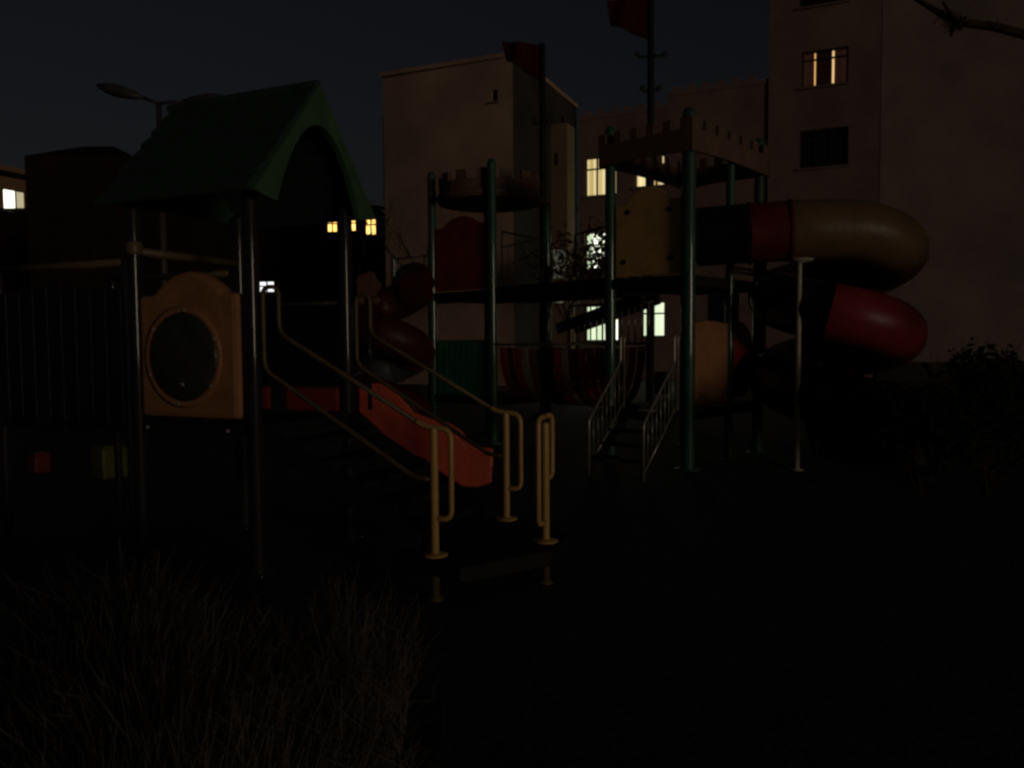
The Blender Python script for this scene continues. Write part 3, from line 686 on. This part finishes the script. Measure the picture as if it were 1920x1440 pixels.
spiral('small_tube_slide', 'smaller red and grey curling tube slide behind the stair handrails', dense([(-1.75, 13.7, 2.78), (-1.55, 12.9, 2.72), (-1.45, 12.3, 2.6)], 4),
       -1.83, 11.8, .40, .27, 2.46, .95, .45, 1.9, [], [(8, 'shadedred'), (10, 'shadedred'), (7, 'shadedred'), (8, 'shadedred'), (5, 'greyblue'), (9, 'greyblue'), (8, 'shadedred'), (9, 'shadedred')])

# pink moulded ornament at the head of the far handrail
oc = at(689, 536, 7.0)
on = thing('ornament_panel', (oc.x, oc.y, oc.z - .14), 'dusty pink scalloped plastic ornament above the far handrail top', 'ornament')
q = MB(); pts = []
for k in range(36):
    an_ = 2 * math.pi * k / 36; rr3 = .125 + .014 * math.cos(5 * an_); pts.append(oc + V((rr3 * .85 * math.cos(an_), 0, rr3 * math.sin(an_))))
q.prism(pts, (0, .05, 0)); q.build('face', 'pink', on, bevel=.012)
for sx in (-.07, .07):
    q = MB(); q.lathe(oc + V((sx, -.01, -.13)), [(.02, -.04), (.045, -.02), (.045, .02), (.02, .045)], 12, V((0, 1, 0))); q.build('foot', 'pink', on, True)
q = MB(); q.tube([oc + V((0, .03, -.1)), V((oc.x, oc.y + .03, ZD))], .02, 8); q.build('stem', 'navysteel', on, True)

# ================================================================== SMALL PLAY BLOCKS
def stool(px0, px1, py0, py1, Yd, m_, label):
    p = at((px0 + px1) / 2, py1, Yd); p.z = 0; hgt = at(px0, py0, Yd).z; wdt = (px1 - px0) / F * Yd * .5
    h = thing('play_block', p, label, 'play block'); ax = V((.8, -.6, 0)).normalized()
    q = MB(); q.box(p + Z * (hgt * .5), wdt * .72, wdt * .72, hgt * .5, ax); q.build('body', m_, h, bevel=.03)
    q = MB(); q.box(p + Z * (hgt + .012), wdt * .6, wdt * .6, .012, ax); q.build('seat_pad', m_, h, bevel=.008)
stool(172, 240, 838, 893, 10.0, 'lime', 'lime plastic play block on the dark ground below the orange panel')
stool(55, 95, 852, 884, 10.4, 'redp', 'dull red plastic play block further left than the lime one')

# ================================================================== MASTS, LAMP
def mast(px, ytop, Yd, pw, fl, arms, label):
    p = at(px, 600, Yd); p.z = 0; h = thing('flag_mast', p, label, 'flag mast', 'masts flying red flags')
    zt_ = at(px, ytop, Yd).z; q = MB(); q.tube([p, XY(p, zt_ * .5), XY(p, zt_)], [pw, pw * .9, pw * .7], 12); q.build('pole', 'mast', h, True)
    for yy, wd in arms:
        q = MB(); zz = at(px, yy, Yd).z; q.tube([XY(p, zz) - V((wd, 0, 0)), XY(p, zz) + V((wd, 0, .04))], .035, 8)
        for s in (-1, 1): q.box(XY(p, zz) + V((wd * s, 0, .06)), .06, .06, .07)
        q.build('crossarm', 'mast', h)
    # rippled cloth hanging from the pole
    nu, nv = 16, 8; vs = []
    (x0a, y0a), (x1a, y1a), (x2a, y2a), (x3a, y3a) = fl       # top-fly, top-hoist, bottom-hoist, bottom-fly
    for i in range(nu + 1):
        for j in range(nv + 1):
            a_, b_ = i / nu, j / nv
            x = (x0a * (1 - a_) + x1a * a_) * (1 - b_) + (x3a * (1 - a_) + x2a * a_) * b_; y = (y0a * (1 - a_) + y1a * a_) * (1 - b_) + (y3a * (1 - a_) + y2a * a_) * b_
            v = at(x, y, Yd); v.y += .10 * math.sin(a_ * 9 + b_ * 2) * (1 - a_); vs.append(v)
    q = MB(); q.add(vs, [(i * (nv + 1) + j, (i + 1) * (nv + 1) + j, (i + 1) * (nv + 1) + j + 1, i * (nv + 1) + j + 1) for i in range(nu) for j in range(nv)])
    f = q.build('flag', 'flag', h, True); so = f.modifiers.new('thickness', 'SOLIDIFY'); so.thickness = .01
mast(1019, 82, 19, .10, ((940, 76), (1012, 84), (1012, 152), (950, 112)), ((232, .18),), 'dark mast with a red flag before the ochre block, shorter of the two')
mast(1219, -60, 21, .11, ((1138, 0), (1217, -8), (1217, 76), (1146, 46)), ((107, .36), (171, .22)), 'tall dark mast with a drooping red flag cut by the top of the frame')

lp = at(301, 300, 15); lp.z = 0; zl_ = at(301, 192, 15).z
sl_ = thing('street_lamp', lp, 'unlit double armed street lamp rising behind the green playhouse roof', 'street lamp')
q = MB(); q.tube([lp, XY(lp, zl_)], [.08, .05], 12); q.build('pole', 'lamp', sl_, True)
for e0, e1, tip in (((270, 184), (222, 171), (182, 160)), ((345, 189), (385, 188), (428, 183))):
    q = MB(); q.tube([XY(lp, zl_ - .02), at(*e0, 15)], .03, 8); ao = q.build('arm', 'lamp', sl_, True)
    a_, b_, c_ = at(*e0, 15), at(*e1, 15), at(*tip, 15)
    q = MB(); q.tube([a_, a_.lerp(b_, .5) , b_ , b_.lerp(c_, .5), c_], [.03, .085, .12, .10, .03], 12); q.build('lamp_head', 'lamp', ao, True)

# ================================================================== VEGETATION
def grow_branches(mb, p, d_, ln, r_, lvl, tips, spread=.6, kids=(3, 4), upb=.15):
    pts = [p]; dd = d_.copy(); rs = [r_]; n = 4
    for i in range(n):
        dd = (dd + V((random.uniform(-1, 1), random.uniform(-1, 1), random.uniform(-.6, 1))) * .13).normalized()
        pts.append(pts[-1] + dd * ln / n); rs.append(r_ * (1 - .6 * (i + 1) / n))
    mb.tube(pts, rs, 6 if r_ > .02 else 4)
    tips += pts[2:]
    if lvl == 0: return
    for k in range(random.randint(*kids)):
        i = random.randint(2, n); v = V((random.uniform(-1, 1), random.uniform(-1, 1), random.uniform(-.5, 1))).normalized()
        grow_branches(mb, pts[i], (dd + v * spread * 1.3 + Z * upb).normalized(), ln * random.uniform(.55, .75), max(rs[i] * .7, .004), lvl - 1, tips, spread, kids, upb)
def leaves(tips, n, size, spread):
    q = MB()
    for k in range(n):
        c = random.choice(tips) + V((random.gauss(0, spread), random.gauss(0, spread), random.gauss(0, spread)))
        a_ = V((random.uniform(-1, 1), random.uniform(-1, 1), random.uniform(-1, 1))).normalized(); b_ = a_.orthogonal().normalized(); s = size * random.uniform(.6, 1.3)
        q.add([c - a_ * s, c + b_ * s * .45, c + a_ * s, c - b_ * s * .45], [(0, 1, 2, 3)])
    return q
def tree(name, px, Yd, h, trunk, label, nleaf=0, leafm='leaf', lvl=4, lsize=.09, spread=.12, cat='tree', r0=.07, grp=None):
    p = at(px, 640, Yd); p.z = 0; t = thing(name, p, label, cat, grp); tips = []
    q = MB(); q.tube([p, p + V((.03, 0, trunk * .5)), p + V((0, 0, trunk))], [r0, r0 * .85, r0 * .7], 8); q.build('trunk', 'bark', t, True)
    q = MB()
    for k in range(5):
        an_ = k * 1.26 + random.random(); grow_branches(q, p + Z * trunk * random.uniform(.8, 1), V((math.cos(an_) * .6, math.sin(an_) * .6, .8)).normalized(), (h - trunk) * .5, r0 * .5, lvl - 1, tips)
    q.build('branches', 'bark', t)
    if nleaf: leaves(tips, nleaf, lsize, spread).build('foliage', leafm, t)
tree('bare_tree', 806, 22, 6.6, 3.2, 'leafless tree faint against the ochre end wall', 0)
tree('leafy_tree', 1136, 26, 5.4, 3.0, 'sparse leafy tree standing before the white lit windows', 620, 'leaf', 4, .12, .14)
tree('reddish_shrub', 1066, 23, 5.3, 2.6, 'reddish twiggy tree against the pale pier of the ochre block', 420, 'redleaf', 4, .10, .12)
tree('thin_tree', 697, 33, 7.2, 4.4, 'thin tree whose twigs cross the gold lit windows', 60, 'leaf', 4, .10, .1, r0=.05)
# shrubs along the right side
for k, (x, y, h, s, lab) in enumerate(((4.35, 8.35, 1.15, .5, 'dark rounded shrub nearest the spiral slide'), (5.15, 8.5, 1.55, .6, 'dark tall shrub under the blank beige wall, second from the slide'),
                                  (6.1, 8.7, 1.4, .65, 'dark broad shrub by the right edge of the picture'), (7.2, 8.3, 1.5, .7, 'dark shrub half cut off by the right edge'))):
    t = thing('evergreen_shrub', (x, y), lab, 'shrub', 'evergreen shrubs at the right'); tips = []; q = MB()
    for i in range(9):
        an_ = i * .7; grow_branches(q, V((x, y, 0)), V((math.cos(an_) * .55, math.sin(an_) * .55, 1)).normalized(), h * .6, .018, 2, tips, .7)
    q.build('stems', 'bark', t)
    tips = [p for p in tips if p.z < h and (V((p.x - x, p.y - y, 0)).length < s)]
    leaves(tips, 2600, .05, .07).build('foliage', 'leaf', t)
# bough hanging in front of the beige wall, from a tree standing outside the frame
tp = V((8.7, 7.7, 0)); bt = thing('overhanging_tree', tp, 'dark bough hanging into the top right corner before the beige wall', 'tree'); q = MB()
q.tube([tp, tp + Z * 3, tp + V((-.2, .1, 5.2))], [.16, .13, .09], 10); q.build('trunk', 'bark', bt, True)
w0 = tp + V((-.2, .1, 5.0)); q = MB(); tips = []
for k in range(16):
    an_ = k * 2.4; grow_branches(q, tp + V((0, 0, 1.0 + .26 * k)), V((math.cos(an_), math.sin(an_), .25)).normalized(), 1.0, .05, 2, tips, .7)
q.build('branches', 'bark', bt); tips = [p for p in tips if p.x - .649 * p.y > .45]
leaves(tips, 6000, .08, .12).build('crown', 'leaf', bt); q = MB()  # dense unseen crown, added to part-shade the spiral slide
pts = [w0, at(1985, 130, 9.6), at(1925, 66, 9.5), at(1865, 50, 9.4), at(1800, 42, 9.4), at(1770, 30, 9.35), at(1735, 8, 9.3), at(1700, -12, 9.3)]
q.tube(pts, [.07, .06, .055, .05, .045, .035, .03, .02], 8); q.tube([pts[4], at(1786, 52, 9.4), at(1783, 68, 9.4)], [.04, .03, .012], 7)
q.tube([pts[4], at(1783, 28, 9.3), at(1768, 4, 9.2)], [.03, .025, .015], 6)
q.build('bough', 'bark', bt, True); leaves(pts[3:6] + [at(1786, 48, 9.4), at(1780, 35, 9.4)] * 3, 260, .03, .045).build('foliage', 'leaf', bt)

# dormant hedge of upright twigs in the foreground left
hg = MB(); rng = random.Random(5)
for k in range(7500):
    y = rng.uniform(1.75, 3.7); xr = -.118 * y - .08; x = xr - rng.random() ** .8 * 2.6
    if x < -.72 * y: continue
    h = rng.uniform(.34, .72) * (.8 + .2 * math.sin(x * 5 + y * 3)) * min(1, .55 + (xr - x) * 1.6); ln = rng.gauss(0, .13); lm = rng.gauss(0, .13)
    p0 = V((x, y, .02)); p1 = p0 + V((ln * .3, lm * .3, h * .5)); p2 = p0 + V((ln, lm, h))
    hg.tube([p0, p1, p2], [.0035, .0028, .0012], 3, caps=False)
    for j in range(rng.randint(1, 3)):
        f = rng.uniform(.3, .9); s = p0.lerp(p2, f); hg.tube([s, s + V((rng.gauss(0, .07), rng.gauss(0, .07), rng.uniform(.04, .16)))], [.002, .0009], 3, caps=False)
tag(hg.build('bare_hedge', 'twig'), 'dense leafless hedge of upright brown twigs in the left foreground', 'hedge')
